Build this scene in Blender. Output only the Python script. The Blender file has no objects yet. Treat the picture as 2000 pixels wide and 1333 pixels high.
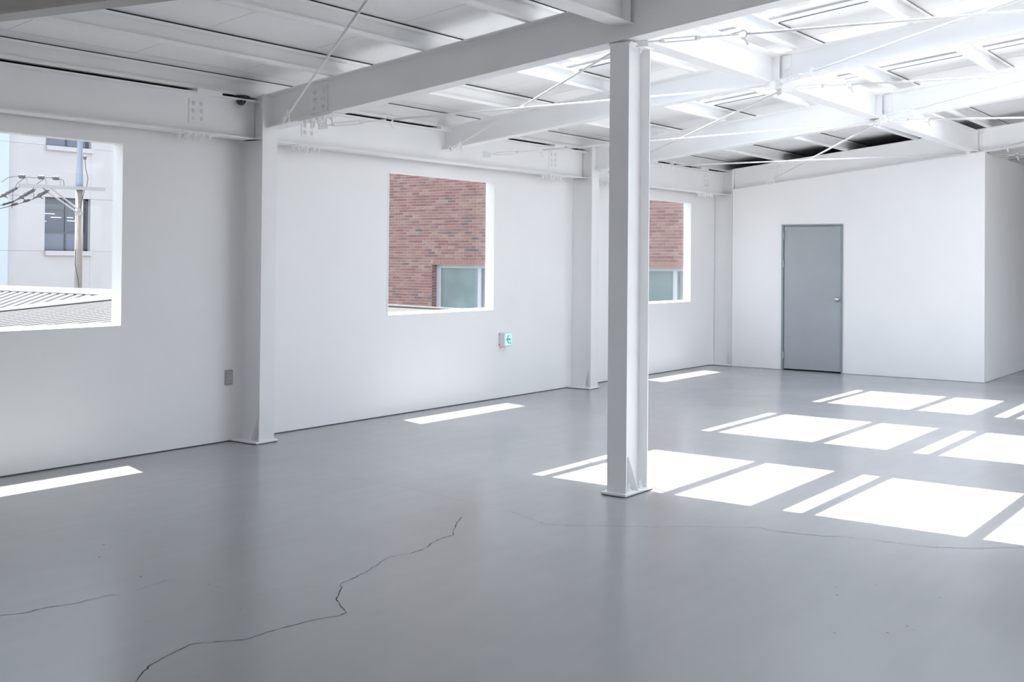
import bpy, bmesh, math, random
from mathutils import Vector, Matrix
random.seed(7)
S = bpy.context.scene
COL = S.collection

# ------------------------------------------------------------------ camera
cam_d = bpy.data.cameras.new('camera')
cam = bpy.data.objects.new('camera', cam_d); COL.objects.link(cam)
YAW, PITCH, ROLL = 0.62206424, 0.0126854703, 0.00862825854
c_, s_ = math.cos(YAW), math.sin(YAW)
fw = Vector((-s_, c_, 0)); rt = Vector((c_, s_, 0)); up = Vector((0, 0, 1))
cp, sp = math.cos(PITCH), math.sin(PITCH)
fw, up = fw * cp + up * sp, up * cp - fw * sp
cr, sr = math.cos(ROLL), math.sin(ROLL)
rt, up = rt * cr + up * sr, up * cr - rt * sr
cam.matrix_world = Matrix(((rt.x, up.x, -fw.x, 0), (rt.y, up.y, -fw.y, 0), (rt.z, up.z, -fw.z, 1.6), (0, 0, 0, 1)))
cam_d.sensor_fit = 'HORIZONTAL'; cam_d.sensor_width = 36.0
cam_d.lens = 2236.27361 / 2000 * 36.0
cam_d.shift_y = -(666.5 - 478.573) / 2000
cam_d.clip_start = 0.05; cam_d.clip_end = 500
S.camera = cam

# ------------------------------------------------------------------ sky, sun, exposure
SUN_DIR = Vector((0.298, -0.095, -1.0)).normalized()       # the way the light travels
W = bpy.data.worlds.new('world'); S.world = W; W.use_nodes = True
wn = W.node_tree.nodes; wl = W.node_tree.links
bg = wn['Background']
sky = wn.new('ShaderNodeTexSky'); sky.sky_type = 'NISHITA'; sky.sun_disc = False
sky.sun_elevation = math.asin(-SUN_DIR.z)
sky.sun_rotation = math.atan2(-SUN_DIR.x, -SUN_DIR.y)
sky.air_density = 1.0; sky.dust_density = 2.0; sky.ozone_density = 1.0
hs = wn.new('ShaderNodeHueSaturation'); hs.inputs['Saturation'].default_value = 0.36
wl.new(sky.outputs['Color'], hs.inputs['Color']); wl.new(hs.outputs['Color'], bg.inputs['Color'])
bg.inputs['Strength'].default_value = 0.30
sun_d = bpy.data.lights.new('sun', 'SUN'); sun_d.energy = 9.0; sun_d.angle = math.radians(0.35)
sun_d.color = (1.0, 0.957, 0.898)
sun = bpy.data.objects.new('sun', sun_d); COL.objects.link(sun)
sun.rotation_euler = SUN_DIR.to_track_quat('-Z', 'Y').to_euler(); sun.location = (-6, 2, 20)

S.view_settings.view_transform = 'Standard'; S.view_settings.look = 'None'
S.view_settings.exposure = 1.65; S.view_settings.gamma = 1.0
S.view_settings.use_curve_mapping = False
cy = S.cycles
cy.use_denoising = True
try:
    cy.denoiser = 'OPENIMAGEDENOISE'; cy.denoising_input_passes = 'RGB_ALBEDO_NORMAL'
except Exception:
    pass
cy.max_bounces = 14; cy.diffuse_bounces = 9; cy.glossy_bounces = 4; cy.transmission_bounces = 6; cy.transparent_max_bounces = 12
cy.caustics_reflective = False; cy.caustics_refractive = False
cy.sample_clamp_indirect = 10.0

def portal(name, loc, sx, sy, rot):
    d = bpy.data.lights.new(name, 'AREA'); d.shape = 'RECTANGLE'; d.size = sx; d.size_y = sy
    d.cycles.is_portal = True
    o = bpy.data.objects.new(name, d); COL.objects.link(o); o.location = loc; o.rotation_euler = rot
    return o

# ------------------------------------------------------------------ materials
def nodes(m):
    m.use_nodes = True
    return m.node_tree.nodes, m.node_tree.links
def principled(name, col, rough=0.5, metal=0.0, noise=0.0, nscale=6.0, bump=0.0, bscale=60.0, spec=0.5, coat=0.0):
    m = bpy.data.materials.new(name); n, l = nodes(m); b = n['Principled BSDF']
    b.inputs['Base Color'].default_value = (*col, 1); b.inputs['Roughness'].default_value = rough
    b.inputs['Metallic'].default_value = metal; b.inputs['Specular IOR Level'].default_value = spec
    b.inputs['Coat Weight'].default_value = coat
    if noise or bump:
        tc = n.new('ShaderNodeTexCoord')
    if noise:
        t = n.new('ShaderNodeTexNoise'); t.inputs['Scale'].default_value = nscale; t.inputs['Detail'].default_value = 6
        l.new(tc.outputs['Object'], t.inputs['Vector'])
        r = n.new('ShaderNodeValToRGB')
        r.color_ramp.elements[0].position = 0.3; r.color_ramp.elements[1].position = 0.7
        r.color_ramp.elements[0].color = (*[max(0, c * (1 - noise)) for c in col], 1)
        r.color_ramp.elements[1].color = (*[min(1, c * (1 + noise)) for c in col], 1)
        l.new(t.outputs['Fac'], r.inputs['Fac']); l.new(r.outputs['Color'], b.inputs['Base Color'])
    if bump:
        t2 = n.new('ShaderNodeTexNoise'); t2.inputs['Scale'].default_value = bscale; t2.inputs['Detail'].default_value = 4
        l.new(tc.outputs['Object'], t2.inputs['Vector'])
        bu = n.new('ShaderNodeBump'); bu.inputs['Strength'].default_value = bump; bu.inputs['Distance'].default_value = 0.01
        l.new(t2.outputs['Fac'], bu.inputs['Height']); l.new(bu.outputs['Normal'], b.inputs['Normal'])
    return m
M = {}
M['wall'] = principled('white_wall_paint', (0.885, 0.88, 0.88), 0.55, noise=0.012, nscale=1.5, bump=0.03, bscale=25, spec=0.3)
M['steel'] = principled('white_steel_paint', (0.85, 0.85, 0.85), 0.38, noise=0.015, nscale=3, bump=0.03, bscale=18, spec=0.4)
M['beige'] = principled('beige_grey_steel', (0.50, 0.47, 0.44), 0.5, noise=0.02, nscale=3)  # tie beam only, a darker and warmer grey than the other steel
M['sheet'] = principled('white_roof_sheet', (0.88, 0.875, 0.87), 0.5, noise=0.01, nscale=2, spec=0.3)
M['deck'] = principled('roof_deck', (0.20, 0.19, 0.18), 0.8)
M['black'] = principled('flat_black', (0.012, 0.012, 0.012), 0.7)
M['gap_shade'] = principled('dark_gap_shade', (0.03, 0.03, 0.03), 0.8)
M['gap'] = principled('grey_joint', (0.10, 0.095, 0.09), 0.9)
M['crack'] = principled('crack_dark', (0.06, 0.055, 0.05), 0.9)
M['dim_board'] = principled('dark_board', (0.09, 0.07, 0.055), 0.9, noise=0.2, nscale=3)  # dark brown, swallows bounce light in the room behind the partition
M['galv'] = principled('grey_door_metal', (0.385, 0.415, 0.435), 0.42, metal=0.15, noise=0.05, nscale=1.3, spec=0.5)
M['galv_frame'] = principled('grey_door_frame', (0.29, 0.33, 0.35), 0.45, metal=0.15)
M['chrome'] = principled('satin_chrome', (0.75, 0.76, 0.77), 0.25, metal=1.0)
M['alu'] = principled('skylight_aluminium', (0.62, 0.66, 0.76), 0.35, metal=0.3)
M['socket'] = principled('outlet_plate_metal', (0.42, 0.42, 0.40), 0.4, metal=0.3)
M['socket_in'] = principled('outlet_insert', (0.55, 0.54, 0.51), 0.5)
M['cam_black'] = principled('camera_black', (0.012, 0.012, 0.013), 0.35)
M['cam_dome'] = principled('camera_dome', (0.02, 0.02, 0.022), 0.08, coat=0.6)
M['plastic'] = principled('sign_box_plastic', (0.72, 0.72, 0.76), 0.4)
M['clad'] = principled('pale_stone_cladding', (0.42, 0.41, 0.42), 0.8, noise=0.03, nscale=1.2)
M['clad_b'] = principled('pale_blue_cladding', (0.45, 0.51, 0.56), 0.7)
M['ext_frame'] = principled('dark_window_frame', (0.07, 0.075, 0.09), 0.5)
M['ext_glass'] = principled('dark_office_glass', (0.045, 0.06, 0.10), 0.12, spec=0.8)
M['ext_glass_light'] = principled('office_spandrel', (0.12, 0.14, 0.19), 0.4)
M['concrete'] = principled('pole_concrete', (0.26, 0.24, 0.215), 0.9, noise=0.06, nscale=8)
M['pole_blue'] = principled('pole_steel_sleeve', (0.25, 0.29, 0.36), 0.5)
M['galv_pole'] = principled('galvanised_crossarm', (0.36, 0.365, 0.37), 0.5, metal=0.2)
M['insul'] = principled('insulator_grey', (0.09, 0.09, 0.093), 0.5)
M['wire'] = principled('wire_dark', (0.04, 0.04, 0.045), 0.6)
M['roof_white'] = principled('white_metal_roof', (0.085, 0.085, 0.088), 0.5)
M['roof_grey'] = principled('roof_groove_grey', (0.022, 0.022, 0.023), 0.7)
M['asphalt'] = principled('ground_asphalt', (0.20, 0.20, 0.20), 0.95, noise=0.1, nscale=2)
M['mortar'] = principled('brick_mortar', (0.48, 0.44, 0.425), 0.95, noise=0.06, nscale=20)
M['ext_white'] = principled('white_window_frame', (0.42, 0.44, 0.48), 0.5)
M['teal_glass'] = principled('pale_teal_glass', (0.17, 0.225, 0.228), 0.15, noise=0.25, nscale=1.1, spec=0.7)

def mk_floor():
    m = bpy.data.materials.new('polished_concrete'); n, l = nodes(m); b = n['Principled BSDF']
    tc = n.new('ShaderNodeTexCoord')
    t = n.new('ShaderNodeTexNoise'); t.inputs['Scale'].default_value = 0.55; t.inputs['Detail'].default_value = 8; t.inputs['Roughness'].default_value = 0.55
    l.new(tc.outputs['Object'], t.inputs['Vector'])
    r = n.new('ShaderNodeValToRGB'); r.color_ramp.elements[0].position = 0.3; r.color_ramp.elements[1].position = 0.72
    r.color_ramp.elements[0].color = (0.312, 0.314, 0.322, 1); r.color_ramp.elements[1].color = (0.352, 0.354, 0.364, 1)
    l.new(t.outputs['Fac'], r.inputs['Fac'])
    # faint trowel streaks and fine grain
    mp = n.new('ShaderNodeMapping'); mp.inputs['Scale'].default_value = (9, 1.6, 1); mp.inputs['Rotation'].default_value = (0, 0, 0.9)
    l.new(tc.outputs['Object'], mp.inputs['Vector'])
    t4 = n.new('ShaderNodeTexNoise'); t4.inputs['Scale'].default_value = 1.0; t4.inputs['Detail'].default_value = 7
    l.new(mp.outputs['Vector'], t4.inputs['Vector'])
    m4 = n.new('ShaderNodeMapRange'); m4.inputs[1].default_value = 0.25; m4.inputs[2].default_value = 0.75; m4.inputs[3].default_value = 0.976; m4.inputs[4].default_value = 1.024
    l.new(t4.outputs['Fac'], m4.inputs[0])
    mx = n.new('ShaderNodeMix'); mx.data_type = 'RGBA'; mx.blend_type = 'MULTIPLY'; mx.inputs[0].default_value = 1.0
    l.new(r.outputs['Color'], mx.inputs[6]); l.new(m4.outputs[0], mx.inputs[7]); l.new(mx.outputs[2], b.inputs['Base Color'])
    t2 = n.new('ShaderNodeTexNoise'); t2.inputs['Scale'].default_value = 1.3; t2.inputs['Detail'].default_value = 5
    l.new(tc.outputs['Object'], t2.inputs['Vector'])
    mr = n.new('ShaderNodeMapRange'); mr.inputs[1].default_value = 0.3; mr.inputs[2].default_value = 0.7; mr.inputs[3].default_value = 0.20; mr.inputs[4].default_value = 0.262
    l.new(t2.outputs['Fac'], mr.inputs[0]); l.new(mr.outputs[0], b.inputs['Roughness'])
    b.inputs['Specular IOR Level'].default_value = 0.5
    return m
M['floor'] = mk_floor()

def mk_glass(name, tint, fac):
    m = bpy.data.materials.new(name); n, l = nodes(m)
    for x in list(n):
        if x.type != 'OUTPUT_MATERIAL': n.remove(x)
    out = [x for x in n if x.type == 'OUTPUT_MATERIAL'][0]
    tr = n.new('ShaderNodeBsdfTransparent'); tr.inputs['Color'].default_value = (*tint, 1)
    gl = n.new('ShaderNodeBsdfGlossy'); gl.inputs['Roughness'].default_value = 0.02
    lw = n.new('ShaderNodeLayerWeight'); lw.inputs['Blend'].default_value = 0.5
    pw = n.new('ShaderNodeMath'); pw.operation = 'POWER'; pw.inputs[1].default_value = 5.0
    fr = n.new('ShaderNodeMath'); fr.operation = 'MULTIPLY_ADD'; fr.inputs[1].default_value = 0.9; fr.inputs[2].default_value = fac
    l.new(lw.outputs['Facing'], pw.inputs[0]); l.new(pw.outputs[0], fr.inputs[0])
    mx = n.new('ShaderNodeMixShader')
    l.new(fr.outputs[0], mx.inputs[0]); l.new(tr.outputs[0], mx.inputs[1]); l.new(gl.outputs[0], mx.inputs[2]); l.new(mx.outputs[0], out.inputs['Surface'])
    return m
M['glass'] = mk_glass('clear_window_glass', (0.855, 0.87, 0.875), 0.025)
M['skyglass'] = mk_glass('clear_skylight_glass', (0.95, 0.97, 0.985), 0.025)

def mk_brick(name, source):
    m = bpy.data.materials.new(name); n, l = nodes(m); b = n['Principled BSDF']
    if source == 'object':
        g = n.new('ShaderNodeObjectInfo'); o = g.outputs['Random']
    else:
        g = n.new('ShaderNodeNewGeometry'); o = g.outputs['Random Per Island']
    r = n.new('ShaderNodeValToRGB'); r.color_ramp.interpolation = 'CONSTANT'
    cols = [(0.0, (0.218, 0.110, 0.102)), (0.13, (0.243, 0.134, 0.122)), (0.28, (0.190, 0.094, 0.089)), (0.42, (0.259, 0.155, 0.134)),
            (0.55, (0.223, 0.122, 0.115)), (0.68, (0.243, 0.142, 0.114)), (0.80, (0.275, 0.179, 0.158)), (0.90, (0.182, 0.110, 0.102)), (0.978, (0.113, 0.102, 0.106))]
    e = r.color_ramp.elements
    e[0].position = 0; e[0].color = (*cols[0][1], 1); e[1].position = cols[1][0]; e[1].color = (*cols[1][1], 1)
    for p, c in cols[2:]:
        x = e.new(p); x.color = (*c, 1)
    l.new(o, r.inputs['Fac'])
    tc = n.new('ShaderNodeTexCoord'); t = n.new('ShaderNodeTexNoise'); t.inputs['Scale'].default_value = 45
    l.new(tc.outputs['Object'], t.inputs['Vector'])
    mr = n.new('ShaderNodeMapRange'); mr.inputs[3].default_value = 0.8; mr.inputs[4].default_value = 1.2
    l.new(t.outputs['Fac'], mr.inputs[0])
    mx = n.new('ShaderNodeMix'); mx.data_type = 'RGBA'; mx.blend_type = 'MULTIPLY'; mx.inputs[0].default_value = 1
    l.new(r.outputs['Color'], mx.inputs[6]); l.new(mr.outputs[0], mx.inputs[7]); l.new(mx.outputs[2], b.inputs['Base Color'])
    b.inputs['Roughness'].default_value = 0.9
    return m
M['brick_o'] = mk_brick('red_brick_single', 'object')
M['brick_s'] = principled('red_brick_soldier', (0.27, 0.155, 0.14), 0.9, noise=0.12, nscale=9)
M['brick_i'] = mk_brick('red_brick_field', 'island')

def emit(name, col, s):
    m = bpy.data.materials.new(name); n, l = nodes(m); b = n['Principled BSDF']
    b.inputs['Base Color'].default_value = (*col, 1); b.inputs['Emission Color'].default_value = (*col, 1); b.inputs['Emission Strength'].default_value = s
    return m
M['sign_lit'] = emit('sign_lit_white', (0.72, 0.93, 0.95), 0.075)
M['sign_green'] = emit('sign_lit_green', (0.02, 0.50, 0.30), 0.05)
M['tube'] = emit('lit_office_tube', (0.8, 0.9, 1.0), 0.12)

# ------------------------------------------------------------------ mesh helpers
def mesh_obj(name, verts, faces, mat, parent=None, smooth=False):
    me = bpy.data.meshes.new(name); me.from_pydata([tuple(v) for v in verts], [], faces)
    bm = bmesh.new(); bm.from_mesh(me); bmesh.ops.recalc_face_normals(bm, faces=bm.faces); bm.to_mesh(me); bm.free()
    if smooth:
        for p in me.polygons: p.use_smooth = True
    if mat: me.materials.append(mat)
    o = bpy.data.objects.new(name, me); COL.objects.link(o)
    if parent: o.parent = parent
    return o
class MB:
    """collects boxes, bars and prisms; build() links them as one mesh object"""
    def __init__(s): s.v = []; s.f = []
    def add(s, v, f):
        k = len(s.v); s.v += [Vector(x) for x in v]; s.f += [tuple(i + k for i in q) for q in f]; return s
    def box(s, a, b):
        x0, y0, z0 = a; x1, y1, z1 = b
        v = [(x0, y0, z0), (x1, y0, z0), (x1, y1, z0), (x0, y1, z0), (x0, y0, z1), (x1, y0, z1), (x1, y1, z1), (x0, y1, z1)]
        return s.add(v, [(0, 3, 2, 1), (4, 5, 6, 7), (0, 1, 5, 4), (1, 2, 6, 5), (2, 3, 7, 6), (3, 0, 4, 7)])
    def prism(s, poly, p0, p1, uax, vax):
        """poly of (u, v) swept from p0 to p1"""
        n = len(poly); p0, p1, uax, vax = map(Vector, (p0, p1, uax, vax))
        v = [p0 + uax * a + vax * b for a, b in poly] + [p1 + uax * a + vax * b for a, b in poly]
        f = [(i, (i + 1) % n, n + (i + 1) % n, n + i) for i in range(n)] + [tuple(range(n - 1, -1, -1)), tuple(range(n, 2 * n))]
        return s.add(v, f)
    def tube(s, p0, p1, r, n=8, r1=None, caps=True):
        p0, p1 = Vector(p0), Vector(p1); d = (p1 - p0).normalized()
        a = d.orthogonal().normalized(); b = d.cross(a); r1 = r if r1 is None else r1
        v = [p0 + (a * math.cos(t) + b * math.sin(t)) * r for t in [2 * math.pi * i / n for i in range(n)]]
        v += [p1 + (a * math.cos(t) + b * math.sin(t)) * r1 for t in [2 * math.pi * i / n for i in range(n)]]
        f = [(i, (i + 1) % n, n + (i + 1) % n, n + i) for i in range(n)]
        if caps: f += [tuple(range(n - 1, -1, -1)), tuple(range(n, 2 * n))]
        return s.add(v, f)
    def path(s, pts, r, n=6):
        for a, b in zip(pts[:-1], pts[1:]): s.tube(a, b, r, n)
        return s
    def lathe(s, c, prof, n=20, axis=(0, 0, 1)):
        """prof of (radius, height) along axis from c"""
        d = Vector(axis).normalized(); a = d.orthogonal().normalized(); b = d.cross(a); c = Vector(c)
        v = []
        for r, h in prof:
            for i in range(n):
                t = 2 * math.pi * i / n; v.append(c + d * h + (a * math.cos(t) + b * math.sin(t)) * r)
        f = []
        for j in range(len(prof) - 1):
            for i in range(n):
                f.append((j * n + i, j * n + (i + 1) % n, (j + 1) * n + (i + 1) % n, (j + 1) * n + i))
        f += [tuple(range(n - 1, -1, -1)), tuple(range((len(prof) - 1) * n, len(prof) * n))]
        return s.add(v, f)
    def build(s, name, mat, parent=None, smooth=False):
        return mesh_obj(name, s.v, s.f, mat, parent, smooth)
def rel(o, root):
    """children keep world coordinates in their mesh; the root Empty sits at the thing's base"""
    o.parent = root; o.matrix_parent_inverse = Matrix.Translation(-root.location); return o
def thing(name, loc, label, cat, group=None):
    o = bpy.data.objects.new(name, None); o.empty_display_size = 0.1; o.location = loc; COL.objects.link(o)
    o['label'] = label; o['category'] = cat
    if group: o['group'] = group
    return o
def tag(o, label, cat, group=None):
    o['label'] = label; o['category'] = cat
    if group: o['group'] = group
    return o
def part(mb, name, mat, root, smooth=False, kind=None):
    o = mb.build(name, mat, None, smooth); rel(o, root)
    if kind: o['kind'] = kind
    return o
def sub(o, par, root):
    """a sub-part of par (par is a part of root)"""
    o.parent = par; o.matrix_parent_inverse = Matrix.Identity(4); return o
def struct(o):
    o['kind'] = 'structure'; return o
def sempty(name, loc=(0, 0, 0)):
    o = bpy.data.objects.new(name, None); o.empty_display_size = 0.1; o.location = loc; COL.objects.link(o); o['kind'] = 'structure'; return o
def bevel(o, w=0.003, seg=1):
    m = o.modifiers.new('bevel', 'BEVEL'); m.width = w; m.segments = seg; m.limit_method = 'ANGLE'; return o
def iprofile(d, w, tw, tf):
    """I section, u across the flange, v up, origin at the middle"""
    h, b, t = d / 2, w / 2, tw / 2; r = tw
    return [(-b, -h), (b, -h), (b, -h + tf), (t + r, -h + tf), (t, -h + tf + r), (t, h - tf - r), (t + r, h - tf), (b, h - tf), (b, h), (-b, h), (-b, h - tf), (-t - r, h - tf), (-t, h - tf - r), (-t, -h + tf + r), (-t - r, -h + tf), (-b, -h + tf)]

# ------------------------------------------------------------------ measures
XW = -7.78          # inner face of the window wall
XO = -7.90          # its outer face
XR = 7.50           # far side wall of the hall (out of view)
YF, YB = -5.0, 20.5 # ends of the hall
YP = 16.14          # face of the partition with the door
XI = -3.787         # return face of the partition
RIDGE = -0.14
SL = 0.112
def zt(x):          # top of the rafters = underside of the purlins
    return 3.841 + SL * (x if x <= RIDGE else 2 * RIDGE - x)
OFF = 0.159         # underside of the roof sheets above the rafters
SKY = [(-3.00, -2.20), (7.36, 8.95), (10.17, 11.80), (13.00, 14.55)]      # skylight bands across the roof slope; the first, unseen, is added for fill
SKX0 = -5.86
SKX1 = 5.58  # end of the far-slope skylights, unseen and added to brighten the hall
WIN = [(3.765, 5.556, 1.050, 2.489), (8.703, 10.494, 1.023, 2.477), (13.63, 15.42, 0.995, 2.463)]
R1, R2, R3, R4, R5 = 6.83, 9.42, 12.19, 16.225, 20.3

for k, (a, b) in enumerate(SKY):
    portal('skylight_portal', ((SKX0 + RIDGE) / 2, (a + b) / 2, (zt(SKX0) + zt(RIDGE)) / 2 + OFF + 0.06), RIDGE - SKX0, b - a, (0, -math.atan(SL), 0))
    portal('skylight_portal', ((RIDGE + .5 + SKX1) / 2, (a + b) / 2, (zt(RIDGE + .5) + zt(SKX1)) / 2 + OFF + 0.06), SKX1 - RIDGE - .5, b - a, (0, math.atan(SL), 0))
for k, (y0, y1, z0, z1) in enumerate(WIN):
    portal('window_portal', (XO - 0.005, (y0 + y1) / 2, (z0 + z1) / 2), z1 - z0, y1 - y0, (0, -math.pi / 2, 0))

# ------------------------------------------------------------------ structure: floor with cracks
floor = MB().box((XO, YF - 0.12, -0.25), (XR + 0.12, YB + 0.12, 0)).build('floor', M['floor']); struct(floor)
CR = {"A":[[-3.654,2.695],[-3.756,2.829],[-3.787,2.92],[-3.811,3.006],[-3.83,3.085],[-3.8,3.139],[-3.747,3.203],[-3.694,3.267],[-3.695,3.323],[-3.696,3.381],[-3.691,3.435],[-3.682,3.485],[-3.668,3.548],[-3.656,3.62],[-3.632,3.684],[-3.611,3.736],[-3.614,3.762],[-3.616,3.788],[-3.645,3.804],[-3.664,3.818],[-3.695,3.833],[-3.715,3.847],[-3.752,3.878],[-3.79,3.9],[-3.838,3.966],[-3.875,4.011],[-3.909,4.061],[-3.954,4.093]],
"A2":[[-3.954,4.093],[-3.967,4.15],[-3.977,4.211],[-3.998,4.289],[-4.026,4.388],[-4.058,4.488],[-4.104,4.608],[-4.093,4.67],[-4.06,4.736],[-4.065,4.828],[-4.075,4.905],[-4.107,4.966],[-4.125,5.01],[-4.143,5.101],[-4.146,5.16],[-4.138,5.212],[-4.187,5.268],[-4.269,5.4],[-4.396,5.611]],
"A3":[[-3.954,4.093],[-3.983,4.037],[-4.039,3.972],[-4.095,3.908],[-4.142,3.819],[-4.139,3.736],[-4.137,3.655]],
"B":[[-4.86,2.75],[-4.805,2.829],[-4.774,2.871],[-4.749,2.917],[-4.754,2.97],[-4.745,3.015],[-4.718,3.074],[-4.697,3.139],[-4.699,3.207],[-4.694,3.272],[-4.681,3.313],[-4.655,3.342]],
"B2":[[-4.649,3.432],[-4.663,3.474],[-4.663,3.507],[-4.673,3.588],[-4.682,3.672]],
"C":[[-4.017,5.817],[-3.936,5.793],[-3.879,5.769],[-3.835,5.77],[-3.742,5.825],[-3.637,5.89],[-3.515,5.984],[-3.33,6.094],[-3.165,6.238],[-3.012,6.34],[-2.908,6.404],[-2.81,6.48],[-2.78,6.486],[-2.735,6.456],[-2.613,6.47],[-2.497,6.496],[-2.412,6.515],[-2.312,6.576],[-2.168,6.595],[-2.054,6.607],[-1.943,6.619],[-1.848,6.634],[-1.763,6.685],[-1.703,6.717],[-1.642,6.75],[-1.529,6.851],[-1.416,6.953],[-1.2,7.12]],
"C2":[[-4.017,5.817],[-4.053,5.896],[-4.078,5.967]],
"D":[[-6.404,5.942],[-6.196,6.003],[-5.963,6.085],[-5.68,6.109],[-5.382,6.106],[-5.063,6.062],[-4.799,6.012],[-4.592,5.969],[-4.394,5.928],[-4.229,5.924],[-4.005,5.827]]}
CW = dict(A=0.0064, A2=0.0058, A3=0.0013, B=0.0050, B2=0.0032, C=0.0050, C2=0.0024, D=0.0024)
def ribbon(pts, w, rng):
    P = []                                  # finer, jagged centre line
    for (x0, y0), (x1, y1) in zip(pts[:-1], pts[1:]):
        L = math.hypot(x1 - x0, y1 - y0); n = max(2, int(L / 0.025))
        for i in range(n):
            t = i / n; j = min(0.006, L * 0.08) if i else 0
            P.append(Vector((x0 + (x1 - x0) * t + rng.uniform(-j, j), y0 + (y1 - y0) * t + rng.uniform(-j, j), 0)))
    P.append(Vector((*pts[-1], 0)))
    v, f = [], []
    for i, p in enumerate(P):
        a = P[max(0, i - 1)]; b = P[min(len(P) - 1, i + 1)]; d = (b - a).normalized(); nrm = Vector((-d.y, d.x, 0))
        h = w * 0.5 * rng.choice((0.25, 0.5, 0.7, 0.9, 1.2)) * (0.3 if i in (0, len(P) - 1) else 1)
        v += [p + nrm * h + Vector((0, 0, 0.0006)), p - nrm * h + Vector((0, 0, 0.0006))]
        if i: f.append((2 * i - 2, 2 * i - 1, 2 * i + 1, 2 * i))
    return v, f
rng = random.Random(3)
for k, pts in CR.items():
    v, f = ribbon(pts, CW[k], rng)
    o = mesh_obj('crack', v, f, M['crack'], floor)
for (x, y) in [(-4.46, 3.706), (-4.392, 3.703), (-4.031, 3.529), (-5.526, 3.858), (-5.32, 3.687), (-4.835, 3.589), (-1.841, 5.696), (-1.986, 5.529), (-1.936, 5.405), (-1.522, 5.132), (-1.564, 4.988), (-1.529, 5.664), (-1.482, 5.093), (-1.747, 4.849)]:
    n = 6; a0 = rng.random() * 6; rx = rng.uniform(0.006, 0.012)
    v = [(x + rx * math.cos(a0 + i) * rng.uniform(.6, 1), y + rx * 0.6 * math.sin(a0 + i) * rng.uniform(.6, 1), 0.0006) for i in range(n)]
    mesh_obj('floor_chip', v, [tuple(range(n))], M['crack'], floor)

# ------------------------------------------------------------------ structure: walls
wl_ = MB()
ys = [YF - 0.12] + [q for w in WIN for q in (w[0], w[1])] + [YB + 0.12]
ZW = 3.13
for i in range(0, len(ys), 2):
    wl_.box((XO, ys[i], 0.009), (XW, ys[i + 1], ZW))
for (y0, y1, z0, z1) in WIN:
    wl_.box((XO, y0, 0.009), (XW, y1, z0)); wl_.box((XO, y0, z1), (XW, y1, ZW))
wall_left = struct(wl_.build('wall_left', M['wall']))
struct(MB().box((XO + 0.01, YF, 0.0), (XW - 0.004, YB, 0.012)).build('shadow_gap_left', M['gap']))  # dark strip painting the shadow line under the wall
wr = MB()                                # unseen window band added along the opposite long wall for fill light
GY0, GY1, GZ0, GZ1 = 4.0, 19.6, 0.9, 2.75
wr.box((XR, YF - 0.12, 0), (XR + 0.12, GY0, 3.2)); wr.box((XR, GY1, 0), (XR + 0.12, YB + 0.12, 3.2))
wr.box((XR, GY0, 0), (XR + 0.12, GY1, GZ0)); wr.box((XR, GY0, GZ1), (XR + 0.12, GY1, 3.2))
struct(wr.build('wall_right', M['wall']))
w4 = sempty('window_4', (XR, (GY0 + GY1) / 2, GZ0))
for i in range(8):
    ya_ = GY0 + (GY1 - GY0) * i / 8; yb_ = GY0 + (GY1 - GY0) * (i + 1) / 8
    part(MB().box((XR + 0.06, ya_ + 0.025, GZ0 + 0.03), (XR + 0.07, yb_ - 0.025, GZ1 - 0.03)), 'glass_pane', M['glass'], w4)
    part(MB().box((XR + 0.03, yb_ - 0.025, GZ0 + 0.03), (XR + 0.1, yb_ + 0.025, GZ1 - 0.03)), 'mullion', M['ext_frame'], w4)
portal('window_portal', (XR + 0.125, (GY0 + GY1) / 2, (GZ0 + GZ1) / 2), GZ1 - GZ0, GY1 - GY0, (0, math.pi / 2, 0))
def gable(y0, y1, name, mat):
    p = [(XW, 0), (XR, 0), (XR, zt(XR) + OFF), (RIDGE, zt(RIDGE) + OFF), (XW, zt(XW) + OFF)]
    v = [(x, y0, z) for x, z in p] + [(x, y1, z) for x, z in p]
    n = 5; f = [(i, (i + 1) % n, n + (i + 1) % n, n + i) for i in range(n)] + [tuple(range(n - 1, -1, -1)), tuple(range(n, 2 * n))]
    return struct(mesh_obj(name, v, f, mat))
gable(YF - 0.12, YF, 'wall_front', M['wall'])
gable(YB, YB + 0.12, 'wall_far', M['dim_board'])

# partition with the door
D0, D1, DH = -6.646, -5.718, 2.151
XC3 = -7.440
def zp(x): return 3.525 + SL * x
pm = MB()
def pboard(x0, x1, z0):
    pm.add([(x0, YP, z0), (x1, YP, z0), (x1, YP, zp(x1)), (x0, YP, zp(x0)), (x0, YP + 0.1, z0), (x1, YP + 0.1, z0), (x1, YP + 0.1, zp(x1)), (x0, YP + 0.1, zp(x0))],
           [(0, 1, 2, 3), (7, 6, 5, 4), (0, 4, 5, 1), (1, 5, 6, 2), (2, 6, 7, 3), (3, 7, 4, 0)])
pboard(XC3, D0, 0.004); pboard(D1, XI, 0.004); pboard(D0, D1, DH)
struct(pm.build('wall_back', M['wall']))
struct(MB().box((XI - 0.1, YP + 0.1, 0.004), (XI, YB, 3.085)).build('wall_inner', M['wall']))
struct(MB().box((XC3 - 0.35, YP + 0.16, 0.004), (XI - 0.1, YP + 0.19, 2.60)).build('dark_lining_1', M['dim_board']))        # dark linings added to keep the room behind unlit
struct(MB().box((XI - 0.13, YP + 0.19, 0.004), (XI - 0.1, YB, 3.08)).build('dark_lining_2', M['dim_board']))
struct(MB().box((XW, YP + 0.3, 0.0), (XI - 0.13, YB, 0.01)).build('dark_lining_3', M['dim_board']))
struct(MB().box((XW, YP + 0.35, 0.01), (XW + 0.02, YB, 3.1)).build('dark_lining_4', M['dim_board']))

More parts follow.
